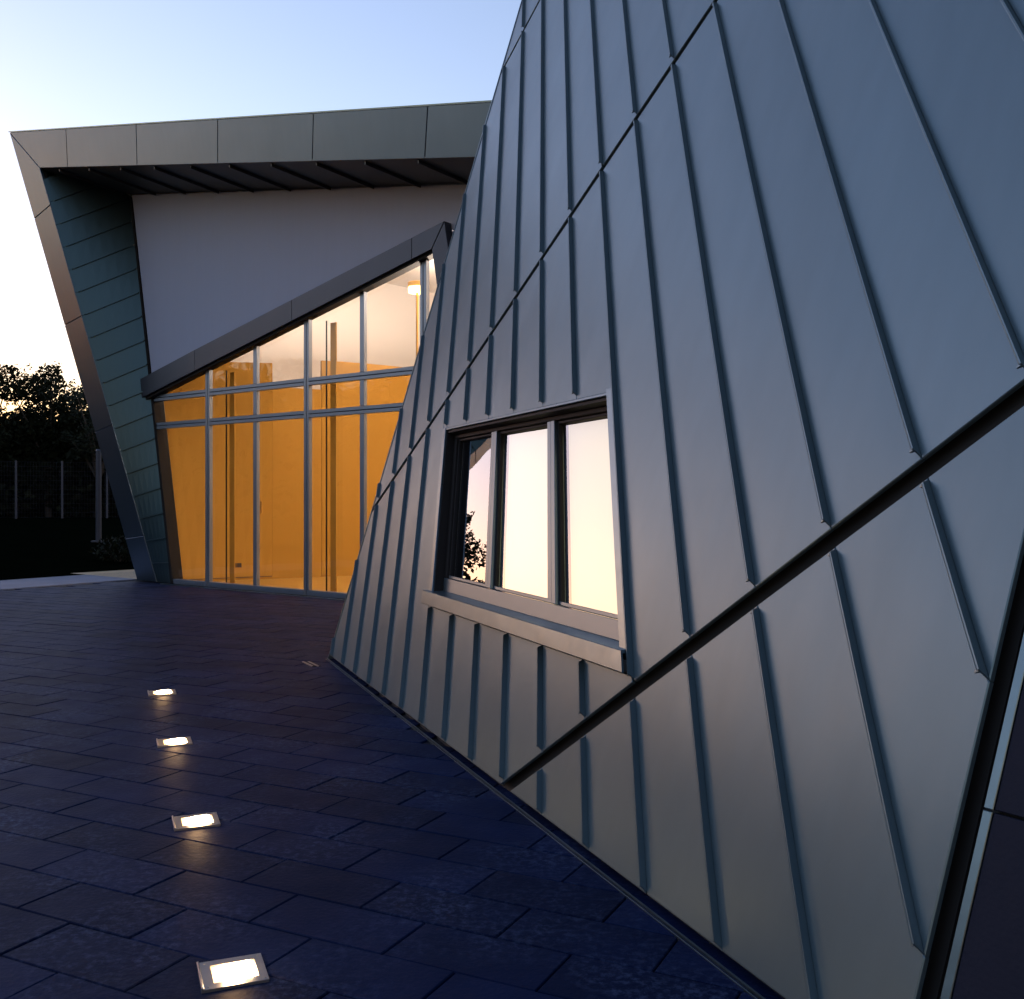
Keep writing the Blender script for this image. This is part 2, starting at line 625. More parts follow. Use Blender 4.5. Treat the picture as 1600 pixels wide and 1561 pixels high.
# dark core behind the cladding (shows in the open joints)
core = MB()
for piece in minus_window(wall_poly(0.0, 0.02)):
    core.prism([P1(x, y, -0.16) for x, y in piece], [P1(x, y, -0.055) for x, y in piece])
core.build('wall_core', M['black'], building)

# folded corner trim on the left edge, base flashing
el = V((LE1[0] - LE0[0], LE1[1] - LE0[1], 0)); eln = el.normalized()
tl0, tl1 = (LE0[0] - eln.x * 0.02, LE0[1] - eln.y * 0.02), (LE0[0] + eln.x * 10.2, LE0[1] + eln.y * 10.2)
ox, oy = EDGE_L[0], EDGE_L[1]
mb = MB()
mb.hexa([P1(tl0[0] + ox * a, tl0[1] + oy * a, h) for a, h in ((0.004, -0.16), (0.022, -0.16))] +
        [P1(tl1[0] + ox * a, tl1[1] + oy * a, h) for a, h in ((0.022, -0.16), (0.004, -0.16))] +
        [P1(tl0[0] + ox * a, tl0[1] + oy * a, h) for a, h in ((0.004, 0.008), (0.022, 0.008))] +
        [P1(tl1[0] + ox * a, tl1[1] + oy * a, h) for a, h in ((0.022, 0.008), (0.004, 0.008))])
mb.build('edge_trim', M['zinc_trim'], building)
bo = V((WN.x, WN.y, 0)).normalized()
f0, f1 = O1 - WB * 3.15, O1 + WB * 4.86
MB().box(f0 + bo * 0.012 + V((0, 0, -0.01)), (f1 - f0), bo * 0.006, V((0, 0, 0.022))).build('base_flashing', M['zinc_trim'], building)
MB().box(f0 + bo * 0.027 + V((0, 0, -0.01)), (f1 - f0), bo * 0.004, V((0, 0, 0.014))).build('gravel_edge', M['zinc_trim'], building)

# end wall, roof and back of the body (turned away from the court)
BACK = V((4.6, 2.6, 0))
a0, a1 = P1(*LE0, -0.16), P1(LE0[0] + eln.x * 9.9, LE0[1] + eln.y * 9.9, -0.16)
MB().hexa([a0, a0 + BACK, a0 + BACK + WB * -0.2, a0 + WB * -0.2, a1, a1 + BACK, a1 + BACK + WB * -0.2, a1 + WB * -0.2]).build('end_wall', M['zinc'], building)
rr = V((RE0[0] - RE1[0], RE0[1] - RE1[1], 0)).normalized()
tr = P1(RE0[0] + rr.x * 8.2, RE0[1] + rr.y * 8.2, -0.16)
MB().hexa([a1, tr, tr + V((7, 2, 0)), a1 + BACK] + [q + V((0, 0, 0.25)) for q in (a1, tr, tr + V((7, 2, 0)), a1 + BACK)]).build('roof', M['zinc_far'], building)

# ---- dark return wall on the right: gap, pale edge strip, fibre cement panels
WW = (WV - WB * WV.dot(WB)).normalized()               # steepest line up the wall
D2 = V((0.558, -0.830, 0.0)).normalized()
re_foot = P1(*RE1, 0.0) - WW * (P1(*RE1, 0.0).z / WW.z)  # right edge at the ground
N2 = D2.cross(WW).normalized()
if N2.x > 0: N2 = -N2


def P2(a, c, h):
    return re_foot + D2 * a + WW * c + N2 * h


MB().hexa([P2(-0.02, 0, -0.15), P2(4.0, 0, -0.15), P2(4.0, 9.7, -0.15), P2(-0.02, 9.7, -0.15),
           P2(-0.02, 0, -0.06), P2(4.0, 0, -0.06), P2(4.0, 9.7, -0.06), P2(-0.02, 9.7, -0.06)]).build('return_core', M['black'], building)
cs = [0.02, 0.80, 2.30, 3.80, 5.30, 6.80, 8.30, 9.7]
for i in range(len(cs) - 1):
    slab(MB(), [(0.070, cs[i] + .003), (0.097, cs[i] + .003), (0.097, cs[i + 1] - .003), (0.070, cs[i + 1] - .003)], -0.05, 0.004, P2, 0.002).build('edge_strip', M['zinc_trim'], building)
    for k in range(3):
        a, b = 0.099 + k * 1.3, 0.099 + (k + 1) * 1.3 - 0.008
        slab(MB(), [(a, cs[i] + .004), (b, cs[i] + .004), (b, cs[i + 1] - .004), (a, cs[i + 1] - .004)], -0.03, 0.0, P2, 0.002).build('dark_panel', M['dark_panel'], building)

# ---- the three part window
win = thing('window', '', '', Q1(0.1, 1.5, 0))
for kk in ('label', 'category'): del win[kk]
win.parent = building
win.location = V(win.location) - O1


def uz_slab(u0, u1, z0, z1, h0, h1, name, m, cham=0.003):
    PP = lambda u, z, h: Q1(u, z, 0) + WN * h
    return slab(MB(), [(u0, z0), (u1, z0), (u1, z1), (u0, z1)], h0, h1, PP, cham).build(name, m, win)


UL, UR = -1.195, 1.362
uz_slab(-1.262, UL, 0.872, 2.215, -0.16, 0.012, 'jamb_trim', M['zinc_trim'])
uz_slab(UR, 1.425, 0.850, 2.232, -0.16, 0.016, 'jamb_trim', M['zinc_trim'])
uz_slab(UL + .003, UR - .003, 2.196, 2.214, -0.16, 0.006, 'head_trim', M['zinc_trim'])
# near-black reveal lining: shade painted in at the left side and head
uz_slab(UL + .002, UL + 0.012, 0.90, 2.194, -0.158, -0.004, 'reveal', M['near_black'], 0)
uz_slab(UL + .014, UR - .003, 2.174, 2.192, -0.158, -0.010, 'reveal', M['near_black'], 0)
FH0, FH1 = -0.135, -0.072
mus = [UL + 0.012, -0.355, 0.545, UR - 0.006]
uz_slab(UL + .014, UR - .004, 0.925, 1.020, FH0, FH1, 'bottom_rail', M['alu_warm'])
uz_slab(UL + .014, UL + 0.07, 1.023, 2.14, FH0, FH1, 'frame_jamb', M['near_black'])  # left jamb near-black: its shade is put into the colour
uz_slab(UR - .060, UR - .004, 1.023, 2.14, FH0, FH1, 'frame_jamb', M['alu_warm'])
uz_slab(UL + .014, UR - .004, 2.143, 2.172, FH0, FH1, 'head_rail', M['near_black'])  # head rail coloured near-black for the shade under the head
for c in (mus[1], mus[2]):
    uz_slab(c - .052, c - .003, 1.023, 2.14, FH0, FH1 + 0.002, 'mullion', M['alu_warm'])
    uz_slab(c + .003, c + .052, 1.023, 2.14, FH0, FH1 + 0.006, 'mullion', M['alu_warm'])
    uz_slab(c - .002, c + .002, 1.023, 2.14, FH0, FH1 - 0.006, 'mullion_gap', M['black'], 0)
bays = [(UL + 0.07, mus[1] - .052), (mus[1] + .052, mus[2] - .052), (mus[2] + .052, UR - .060)]
for i, (a, b) in enumerate(bays):
    uz_slab(a + .001, b - .001, 1.024, 1.046, -0.120, -0.088, 'glazing_bead', M['alu_warm'])
    uz_slab(a + .001, a + .018, 1.047, 2.14, -0.120, -0.090, 'glazing_bead', M['near_black'])  # near-black bead paints the shaded side beside the upright
    uz_slab(a + .019, b - .001, 2.122, 2.14, -0.120, -0.090, 'glazing_bead', M['near_black'])  # top bead near-black too, as painted shade
    PP = lambda u, z, h: Q1(u, z, 0) + WN * h
    gq = [(a, 1.022), (b, 1.022), (b, 2.142), (a, 2.142)]
    g = MB().quad(*[PP(x, y, -0.112) for x, y in gq])
    g.build('pane', M['window_glass'], win, face=WN)
    if i > 0:
        MB().prism([PP(x, y, -0.176) for x, y in gq], [PP(x, y, -0.174) for x, y in gq]).build('roller_blind', M['blind'], win)
# sill: folded metal tray with a turned-down front
sl = MB()
ssec = [(-0.075, 0.926), (0.052, 0.890), (0.056, 0.886), (0.056, 0.800), (0.050, 0.797), (0.046, 0.800), (0.046, 0.878), (-0.075, 0.912)]
ring = lambda u: [Q1(u, z, 0) + WN * h for h, z in ssec]
sl.prism(ring(-1.290), ring(1.436))
sl.build('sill', M['zinc_trim'], win)
# room behind the glass: a dark box
rb = MB()
pts = [Q1(u, z, 0) + WN * h for h in (-0.165, -1.6) for u, z in ((UL, 0.9), (UR, 0.9), (UR, 2.2), (UL, 2.2))]
rb.add(pts, [(4, 5, 6, 7), (0, 1, 5, 4), (1, 2, 6, 5), (2, 3, 7, 6), (3, 0, 4, 7)])
rb.build('room_lining', M['near_black'], win)

# ================================================================== FAR BUILDING: hall with portal frame
KF = 0.189


def PF(t, z, h=0.0):
    """leaning portal plane (overhangs the glass front)"""
    return G0 + FE * t + V((0, 0, z)) - FM * (KF * z) + NF * h


NF = -(FM + V((0, 0, KF))).normalized()


def PW(t, z, h=0.0):
    """vertical glass front; h towards the court"""
    return G0 + FE * t + V((0, 0, z)) - FM * h


hall = thing('portal_hall', 'hall with folded grey metal portal frame and tall glass front glowing amber', 'building', G0)

zt = lambda t: 8.772 - 0.1815 * (t + 2.98)
zb = lambda t: 7.948 - 0.1805 * (t + 2.109)
zw = lambda t: 7.65 - 0.168 * (t + 1.426)
ledge = lambda z: -0.1864 * z                           # left edge of the glass front
linner = lambda z: -0.534 - 0.1985 * z                  # inner edge of the portal leg
louter = lambda z: -1.21 - 0.2018 * z
# front panels of the portal beam
tops = [-2.98] + [-0.974 + 2.19 * k for k in range(7)]
G = 0.005
for i in range(len(tops) - 1):
    a, b = tops[i], tops[i + 1]
    a2 = -2.109 if i == 0 else a - 0.165
    b2 = b - 0.165
    q = [(a + G, zt(a + G)), (b - G, zt(b - G)), (b2 - G, zb(b2 - G)), (a2 + G, zb(a2 + G))]
    slab(MB(), q[::-1], -0.05, 0.0, PF, 0.006).build('fascia_panel', M['zinc_far'], hall)
# leg panels
lz = [(0.0, 0.0), (0.83, 0.90), (2.92, 3.04), (5.02, 5.13), (7.10, 7.24), (8.772, 7.948)]
for i in range(len(lz) - 1):
    (o0, i0), (o1, i1) = lz[i], lz[i + 1]
    e1 = G if i < len(lz) - 2 else 0.004
    q = [(louter(o0 + G), o0 + G), (linner(i0 + G), i0 + G), (linner(i1 - e1), i1 - e1), (louter(o1 - e1), o1 - e1)]
    if i == len(lz) - 2: q[2] = (-2.109 - 0.008, 7.948 - 0.004); q[3] = (-2.98 - 0.003, 8.772 - 0.010)
    slab(MB(), q, -0.05, 0.0, PF, 0.006).build('leg_panel', M['zinc_far'], hall)
# backing of the portal face
bk = MB()
bk.prism([PF(*q, -0.12) for q in [(louter(0) + .02, 0), (linner(0) - .02, 0), (-2.13, 7.96), (-2.95, 8.74)]],
         [PF(*q, -0.052) for q in [(louter(0) + .02, 0), (linner(0) - .02, 0), (-2.13, 7.96), (-2.95, 8.74)]])
bk.prism([PF(*q, -0.12) for q in [(-2.95, 8.74), (-2.13, 7.96), (12, zb(12) + .02), (12, zt(12) - .02)]],
         [PF(*q, -0.052) for q in [(-2.95, 8.74), (-2.13, 7.96), (12, zb(12) + .02), (12, zt(12) - .02)]])
bk.build('portal_core', M['black'], hall)
# coping
cp = MB()
cp.hexa([PF(-3.0, zt(-3.0) + .004, -0.3), PF(12, zt(12) + .004, -0.3), PF(12, zt(12) + .004, 0.012), PF(-3.0, zt(-3.0) + .004, 0.012),
         PF(-3.0, zt(-3.0) + .022, -0.3), PF(12, zt(12) + .022, -0.3), PF(12, zt(12) + .022, 0.012), PF(-3.0, zt(-3.0) + .022, 0.012)])
cp.build('coping', M['zinc_trim'], hall)
# outer flank and roof behind the portal
BK = FM * 11 + FE * 1.5
fl = [PF(louter(0), 0, -0.05), PF(-2.97, 8.74, -0.05)]
MB().hexa([fl[0], fl[0] + BK, fl[0] + BK + FE * .2, fl[0] + FE * .2, fl[1], fl[1] + BK, fl[1] + BK + FE * .2, fl[1] + FE * .2]).build('flank_wall', M['zinc_far'], hall)
rf = [PF(-2.9, zt(-2.9) - .03, -0.1), PF(12, zt(12) - .03, -0.1)]
MB().hexa([rf[0], rf[1], rf[1] + BK, rf[0] + BK] + [q + V((0, 0, -0.12)) for q in (rf[0], rf[1], rf[1] + BK, rf[0] + BK)]).build('roof', M['zinc_far'], hall)

# soffit trays and ribs
tt = [-2.2] + [-1.55 + 1.0 * k for k in range(14)]


def soff(t, s, d=0.0):
    """s = 0 at the beam, 1 at the wall"""
    a = PF(t, zb(t), -0.03); b = PW(t, zw(t) + 0.02, 0.0)
    # tray runs square to the wall
    a = b - FM * (KF * zb(t)) + V((0, 0, zb(t) - zw(t) - .02))
    return a + (b - a) * s + V((0, 0, d))


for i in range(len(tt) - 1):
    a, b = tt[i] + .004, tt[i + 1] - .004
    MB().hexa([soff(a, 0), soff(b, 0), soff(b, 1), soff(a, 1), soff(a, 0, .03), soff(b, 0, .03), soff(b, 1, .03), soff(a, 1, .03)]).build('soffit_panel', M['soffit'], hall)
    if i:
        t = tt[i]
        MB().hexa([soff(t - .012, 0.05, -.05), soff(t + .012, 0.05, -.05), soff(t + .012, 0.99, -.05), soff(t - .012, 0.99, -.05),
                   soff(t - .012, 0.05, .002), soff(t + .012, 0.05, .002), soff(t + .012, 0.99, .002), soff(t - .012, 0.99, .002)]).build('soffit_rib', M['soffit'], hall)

# reveal of the leg: trays with seams that climb inwards


def RV(z, s, h=0.0):
    a = PF(linner(z), z, -0.012)
    zz = 1.11 * z
    b = PW(ledge(zz), zz, 0.0)
    return a + (b - a) * s + RNz(z) * h


_a = PF(linner(4), 4); _b = PW(ledge(4.44), 4.44); _c = PF(linner(6), 6)
RN = (_c - _a).cross(_b - _a).normalized()
if RN.dot(FE) < 0: RN = -RN
def RNz(z):
    z = max(z, .05)
    a = PF(linner(z), z); b = PW(ledge(1.11 * z), 1.11 * z); c = PF(linner(z + .2), z + .2)
    n = (c - a).cross(b - a).normalized()
    return n if n.dot(FE - FM) > 0 else -n


zs = [0.0] + [0.36 + 0.4335 * k for k in range(18)]


def smax(z):
    """how far a tray reaches before it meets the soffit"""
    if 1.11 * z <= 7.62: return 1.0
    return max(0.02, (7.93 - z) / (0.11 * z + 1e-6) * 0.9)


for i in range(len(zs) - 1):
    z0, z1 = zs[i] + .004, min(zs[i + 1] - .004, 7.93)
    s0, s1 = min(1, smax(z0)), min(1, smax(z1))
    tray = MB()
    for j in range(6):
        p0, p1, q0, q1 = s0 * j / 6, s0 * (j + 1) / 6, s1 * j / 6, s1 * (j + 1) / 6
        tray.hexa([RV(z0, p0, -.03), RV(z0, p1, -.03), RV(z1, q1, -.03), RV(z1, q0, -.03), RV(z0, p0), RV(z0, p1), RV(z1, q1), RV(z1, q0)])
    tray.build('reveal_panel', M['zinc_reveal_shade'], hall)
    if i and s0 > .05:
        z = zs[i]
        MB().hexa([RV(z - .010, .04), RV(z - .010, s0 * .96), RV(z + .010, s0 * .96), RV(z + .010, .04),
                   RV(z - .010, .06, .035), RV(z - .010, s0 * .94, .035), RV(z + .010, s0 * .94, .035), RV(z + .010, .06, .035)]).build('reveal_seam', M['zinc_reveal_shade'], hall)
# dark shadow joint between reveal and front
sj = MB()
sj.hexa([PW(ledge(0) - .03, 0, .03), PW(ledge(0) + .05, 0, .03), PW(ledge(7.6) + .03, 7.6, .03), PW(ledge(7.6) - .03, 7.6, .03),
         PW(ledge(0) - .03, 0, -.2), PW(ledge(0) + .05, 0, -.2), PW(ledge(7.6) + .03, 7.6, -.2), PW(ledge(7.6) - .03, 7.6, -.2)])
sj.build('shadow_joint', M['near_black'], hall)

# plaster wall above the glass
lb = lambda t: 3.755 + 0.226 * t
lt = lambda t: 4.149 + 0.215 * t
jr = lambda z: 6.86 + 0.17 * (5.3 - z)                   # right jamb of the glass
pw = MB()
up = [(ledge(3.85) + .03, 3.95), (7.05, lt(7.05) - .1), (12, 4.6), (12, zw(12)), (ledge(7.65) + .03, 7.65)]
pw.prism([PW(t, z, -.25) for t, z in up], [PW(t, z, 0) for t, z in up])
lo = [(jr(0) + .16, 0), (12, 0), (12, 4.595), (7.06, lt(7.05) - .12)]
pw.prism([PW(t, z, -.25) for t, z in lo], [PW(t, z, 0) for t, z in lo])
pw.build('plaster_wall', M['plaster'], hall)

# lintel band
jt = [-0.93, 0.91, 3.64, 6.40, 7.05]
for i in range(4):
    a, b = jt[i] + (.004 if i else 0), jt[i + 1] - .004
    z3 = lb(b)
    q = [(a, lb(a)), (b, z3), (b, lt(b)), (a, lt(a) - (0.02 if i == 0 else 0))]
    if i == 3: q = [(a, lb(a)), (6.80, lb(6.80)), (7.05, lt(7.05)), (a, lt(a))]
    slab(MB(), q, 0.004, 0.15, PW, 0.006).build('lintel_panel', M['lintel'], hall)
slab(MB(), [(6.81, lb(6.80)), (jr(0), 0), (jr(0) + .3, 0), (7.06, lt(7.05) - .004)], 0.004, 0.15, PW, 0.006).build('lintel_panel', M['lintel'], hall)
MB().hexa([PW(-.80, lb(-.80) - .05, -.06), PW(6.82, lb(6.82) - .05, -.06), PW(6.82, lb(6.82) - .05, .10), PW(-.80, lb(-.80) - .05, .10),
           PW(-.80, lb(-.80) - .002, -.06), PW(6.82, lb(6.82) - .002, -.06), PW(6.82, lb(6.82) - .002, .10), PW(-.80, lb(-.80) - .002, .10)]).build('lintel_shadow_board', M['near_black'], hall)

# glazing
glz = thing('glazing', '', '', PW(3, 0))
for kk in ('label', 'category'): del glz[kk]
glz.parent = hall
glz.location = V(glz.location) - G0
mull = [(1.115, .064), (2.49, .048), (3.855, .064), (5.18, .048), (6.51, .064)]


def fbox(t0, t1, z0, z1, h0, h1, name, m, topcut=True):
    q = [(t0, z0), (t1, z0), (t1, z1), (t0, z1)]
    if topcut: q = clip(q, -0.226, 1, 3.755 - 0.05)
    q = clip(q, -1, -0.1864, -0.045)
    if q: slab(MB(), q, h0, h1, PW, 0.004).build(name, m, glz)


for i, (t, w) in enumerate(mull):
    main = i % 2 == 0
    if main:
        fbox(t - w, t - .008, 0.0, 6, -.055, .018, 'mullion', M['alu'])
        fbox(t + .008, t + w, 0.0, 6, -.055, .018, 'mullion', M['alu'])
        fbox(t - .008, t + .008, 0.0, 6, -.055, .004, 'mullion_gap', M['near_black'])
    else:
        fbox(t - w, t + w, 0.095, 2.955, -.055, .012, 'mullion', M['alu'])
        fbox(t - w, t + w, 3.085, 3.495, -.055, .012, 'mullion', M['alu'])
        fbox(t - w, t + w, 3.625, 6, -.055, .012, 'mullion', M['alu'])
edges = [-1.2] + [1.115, 3.855, 6.51] + [8.2]
for i in range(4):
    a = edges[i] + (.0655 if i else 0); b = edges[i + 1] - .0655
    if i == 3: b = 7.05
    for z, nm in ((3.02, 'transom'), (3.56, 'transom')):
        fbox(a, b, z - .062, z - .006, -.055, .020, nm, M['alu'])
        fbox(a, b, z + .006, z + .062, -.055, .014, nm, M['alu'])
        fbox(a, b, z - .006, z + .006, -.10, .000, 'transom_gap', M['near_black'])
    fbox(a, b if i < 3 else 7.7, 0.0, .092, -.10, .022, 'bottom_rail', M['alu'])
te = [-1.2] + [m_[0] for m_ in mull] + [8.2]
for i in range(len(te) - 1):
    a, b = te[i] + .03, te[i + 1] - .03
    for z0, z1 in ((.085, 2.965), (3.075, 3.505), (3.615, 6)):
        q = [(a, z0), (b, z0), (b, z1), (a, z1)]
        q = clip(q, -0.226, 1, 3.755 - 0.03)
        q = clip(q, -1, -0.1864, -0.04)
        if i == len(te) - 2: q = clip(q, 1, .17, 6.86 + .17 * 5.3)
        if q: MB().add([PW(t, z, -.045) for t, z in q], [tuple(range(len(q)))]).build('pane', M['glass'], glz, face=-FM)
# threshold drain channel in front of the glass
MB().box(PW(-.1, -.01, .16), FE * 8, FM * -.05, V((0, 0, .022))).build('threshold_channel', M['zinc_trim'], hall)

# interior
def PI(t, m_, z):
    return G0 + FE * t + FM * m_ + V((0, 0, z))


MB().quad(PI(-4, .12, .012), PI(12, .12, .012), PI(12, 10, .012), PI(-4, 10, .012)).build('hall_floor', M['floor_in'], hall)
# ceiling follows the roof slope
MB().hexa([PI(-3, .26, 7.3), PI(12, .26, 5.0), PI(12, 10, 5.0), PI(-3, 10, 7.3), PI(-3, .26, 7.4), PI(12, .26, 5.1), PI(12, 10, 5.1), PI(-3, 10, 7.4)]).build('ceiling', M['white_in'], hall)
MB().hexa([PI(-3, 9.5, 0), PI(12, 9.5, 0), PI(12, 9.7, 0), PI(-3, 9.7, 0), PI(-3, 9.5, 7.6), PI(12, 9.5, 7.6), PI(12, 9.7, 7.6), PI(-3, 9.7, 7.6)]).build('back_wall', M['white_in'], hall)
MB().hexa([PI(11.5, .2, 0), PI(11.7, .2, 0), PI(11.7, 9.6, 0), PI(11.5, 9.6, 0), PI(11.5, .2, 7), PI(11.7, .2, 7), PI(11.7, 9.6, 7), PI(11.5, 9.6, 7)]).build('side_wall', M['white_in'], hall)
ln = [fl[0] + FE * .26 + BK * .045, fl[1] + FE * .26 + BK * .17]
MB().hexa([ln[0], ln[0] + BK * .85, ln[0] + BK * .85 + FE * .06, ln[0] + FE * .06, ln[1], ln[1] + BK * .85, ln[1] + BK * .85 + FE * .06, ln[1] + FE * .06]).build('side_wall', M['white_in'], hall)
# amber partition: from the left jamb, receding to the right
HP = 4.34
n_ = 10
pa = MB()
pts = []
A_, B_ = V((0.02, .22)), V((0.62, 1.86))
for k in range(n_ + 1):
    s = k / n_
    lean = 0.1864 * (1 - s)
    p = A_ + (B_ - A_) * s
    pts.append([(p.x - lean * z, p.y, z) for z in (0.0, HP)])
zz_ = [HP * j / 6 for j in range(7)]
gv_ = []
for k in range(n_ + 1):
    (a0_, a1_) = pts[k]
    gv_ += [PI(a0_[0] + (a1_[0] - a0_[0]) * z / HP, a0_[1], z) for z in zz_]
pa.add(gv_, [(k * 7 + j, (k + 1) * 7 + j, (k + 1) * 7 + j + 1, k * 7 + j + 1) for k in range(n_) for j in range(6)])
bk_ = [p - FM * -.10 - FE * .12 for p in gv_]
pa.add(bk_, [(k * 7 + j, k * 7 + j + 1, (k + 1) * 7 + j + 1, (k + 1) * 7 + j) for k in range(n_) for j in range(6)])
e0_, e1_ = n_ * 7, n_ * 7 + 6
pa.quad(gv_[e0_], gv_[e1_], bk_[e1_], bk_[e0_])
pa.quad(gv_[6], gv_[e1_], bk_[e1_], bk_[6])
pa.build('partition', M['yellow'], hall, smooth=False)


def wall_run(pts, h, name, m, th=.12):
    w = MB()
    for (a, b) in zip(pts[:-1], pts[1:]):
        a, b = V(a), V(b)
        n = V((-(b - a).y, (b - a).x)).normalized() * th
        w.hexa([PI(a.x, a.y, 0), PI(b.x, b.y, 0), PI((b + n).x, (b + n).y, 0), PI((a + n).x, (a + n).y, 0),
                PI(a.x, a.y, h), PI(b.x, b.y, h), PI((b + n).x, (b + n).y, h), PI((a + n).x, (a + n).y, h)])
    return w.build(name, m, hall)


wall_run([(0.625, 1.86), (0.82, 2.30), (1.02, 2.80)], 3.86, 'partition', M['yellow'])
arc = [(1.02, 2.81), (1.22, 3.20), (1.40, 3.70), (1.54, 4.25), (1.62, 4.85), (1.66, 5.5), (1.66, 6.2), (1.60, 7.0), (1.5, 8.0), (1.4, 9.45)]
wall_run(arc, 4.46, 'curved_partition', M['yellow'])
# slim steel posts behind the main mullions
for t in (1.23, 3.98, 6.62):
    MB().box(PI(t, .30, .012), FE * .016, FM * .02, V((0, 0, lb(t) - .06))).build('inner_post', M['near_black'], hall)
    MB().box(PI(t + .07, .34, .012), FE * .14, FM * .02, V((0, 0, lb(t) - .10))).build('curtain_strip', M['yellow'], hall)
# skirting line, double socket and door handle on the partition
pdv = (B_ - A_).normalized(); pnv = V((pdv.y, -pdv.x))


def on_part(s, out, z):
    p = A_ + (B_ - A_) * s + pnv * out
    return PI(p.x - .1864 * (1 - s) * z, p.y, z)


def small_box(s0, s1, z0, z1, o0, o1, name, m):
    MB().hexa([on_part(s0, o0, z0), on_part(s1, o0, z0), on_part(s1, o1, z0), on_part(s0, o1, z0),
               on_part(s0, o0, z1), on_part(s1, o0, z1), on_part(s1, o1, z1), on_part(s0, o1, z1)]).build(name, m, hall)


small_box(0.03, 0.995, 0.055, 0.068, 0.0, 0.012, 'skirting', M['socket'])
for s in (0.545, 0.600):
    small_box(s, s + .048, 0.26, 0.345, 0.0, 0.012, 'power_socket', M['socket'])
small_box(0.875, 0.893, 1.33, 1.56, 0.012, 0.05, 'door_handle', M['brass'])

# lights of the hall: two ceiling lamps (with their light) and the tall pole lamp
def ceiling_lamp(t, m_, z, power, up, label):
    c = PI(t, m_, z)
    L_ = thing('ceiling_lamp', label, 'lamp', c, 'ceiling lamps of the hall')
    n = 20
    ring = lambda r, dz: [c + V((r * math.cos(2 * math.pi * i / n), r * math.sin(2 * math.pi * i / n), dz)) for i in range(n)]
    MB().rings([ring(.20, .10), ring(.24, .09), ring(.24, .0), ring(.225, .0)], cap=True).build('housing', M['brass'], L_)
    MB().rings([ring(.22, -.001), ring(.20, -.02)], cap=True).build('diffuser', M['ceiling_glow'], L_)
    MB().tube(c + V((0, 0, .1)), c + V((0, 0, 1.7)), .012).build('stem', M['brass'], L_)
    ld = bpy.data.lights.new('lamp_light', 'AREA'); ld.shape = 'DISK'; ld.size = .8
    ld.energy = power; ld.color = (1.0, 0.78, 0.48)
    lo_ = bpy.data.objects.new('lamp_light', ld); COL.objects.link(lo_)
    lo_.parent = L_; lo_.location = (0, 0, -.05)
    ud = bpy.data.lights.new('lamp_uplight', 'SPOT'); ud.shadow_soft_size = .15
    ud.spot_size = R(172); ud.spot_blend = .25
    ud.energy = up; ud.color = (1.0, 0.82, 0.68)
    uo = bpy.data.objects.new('lamp_uplight', ud); COL.objects.link(uo)
    uo.parent = L_; uo.location = (0, 0, .32); uo.rotation_euler = (R(180), 0, 0)


ceiling_lamp(4.6, 3.2, 3.75, 0.8, 165, 'round pendant lamp hidden behind the lintel over the curved amber wall')
ceiling_lamp(8.2, 3.0, 3.65, 0.8, 120, 'round pendant lamp of the hall hidden behind the leaning zinc wall')

# tall pole lamp: head seen at the top of the fourth pane
def pole_lamp():
    t, m_ = 5.0, 1.45
    c = PI(t, m_, .012)
    L_ = thing('floor_lamp', 'tall pole lamp with flat round glowing head behind the upper glass', 'lamp', c)
    n = 24
    zc = 5.22
    ring = lambda r, z: [c + V((r * math.cos(2 * math.pi * i / n), r * math.sin(2 * math.pi * i / n), z)) for i in range(n)]
    MB().rings([ring(.17, 0), ring(.17, .02), ring(.03, .05)]).build('base', M['brass'], L_)
    MB().tube(c + V((0, 0, .04)), c + V((0, 0, zc - .1)), .028, .022, 10).build('pole', M['brass'], L_)
    MB().rings([ring(.150, zc - .10), ring(.155, zc - .09), ring(.155, zc - .005), ring(.150, zc)]).build('diffuser', M['lamp_glow'], L_)
    MB().rings([ring(.160, zc + .001), ring(.162, zc + .01), ring(.162, zc + .07), ring(.150, zc + .08)]).build('lamp_cap', M['brass'], L_)


pole_lamp()

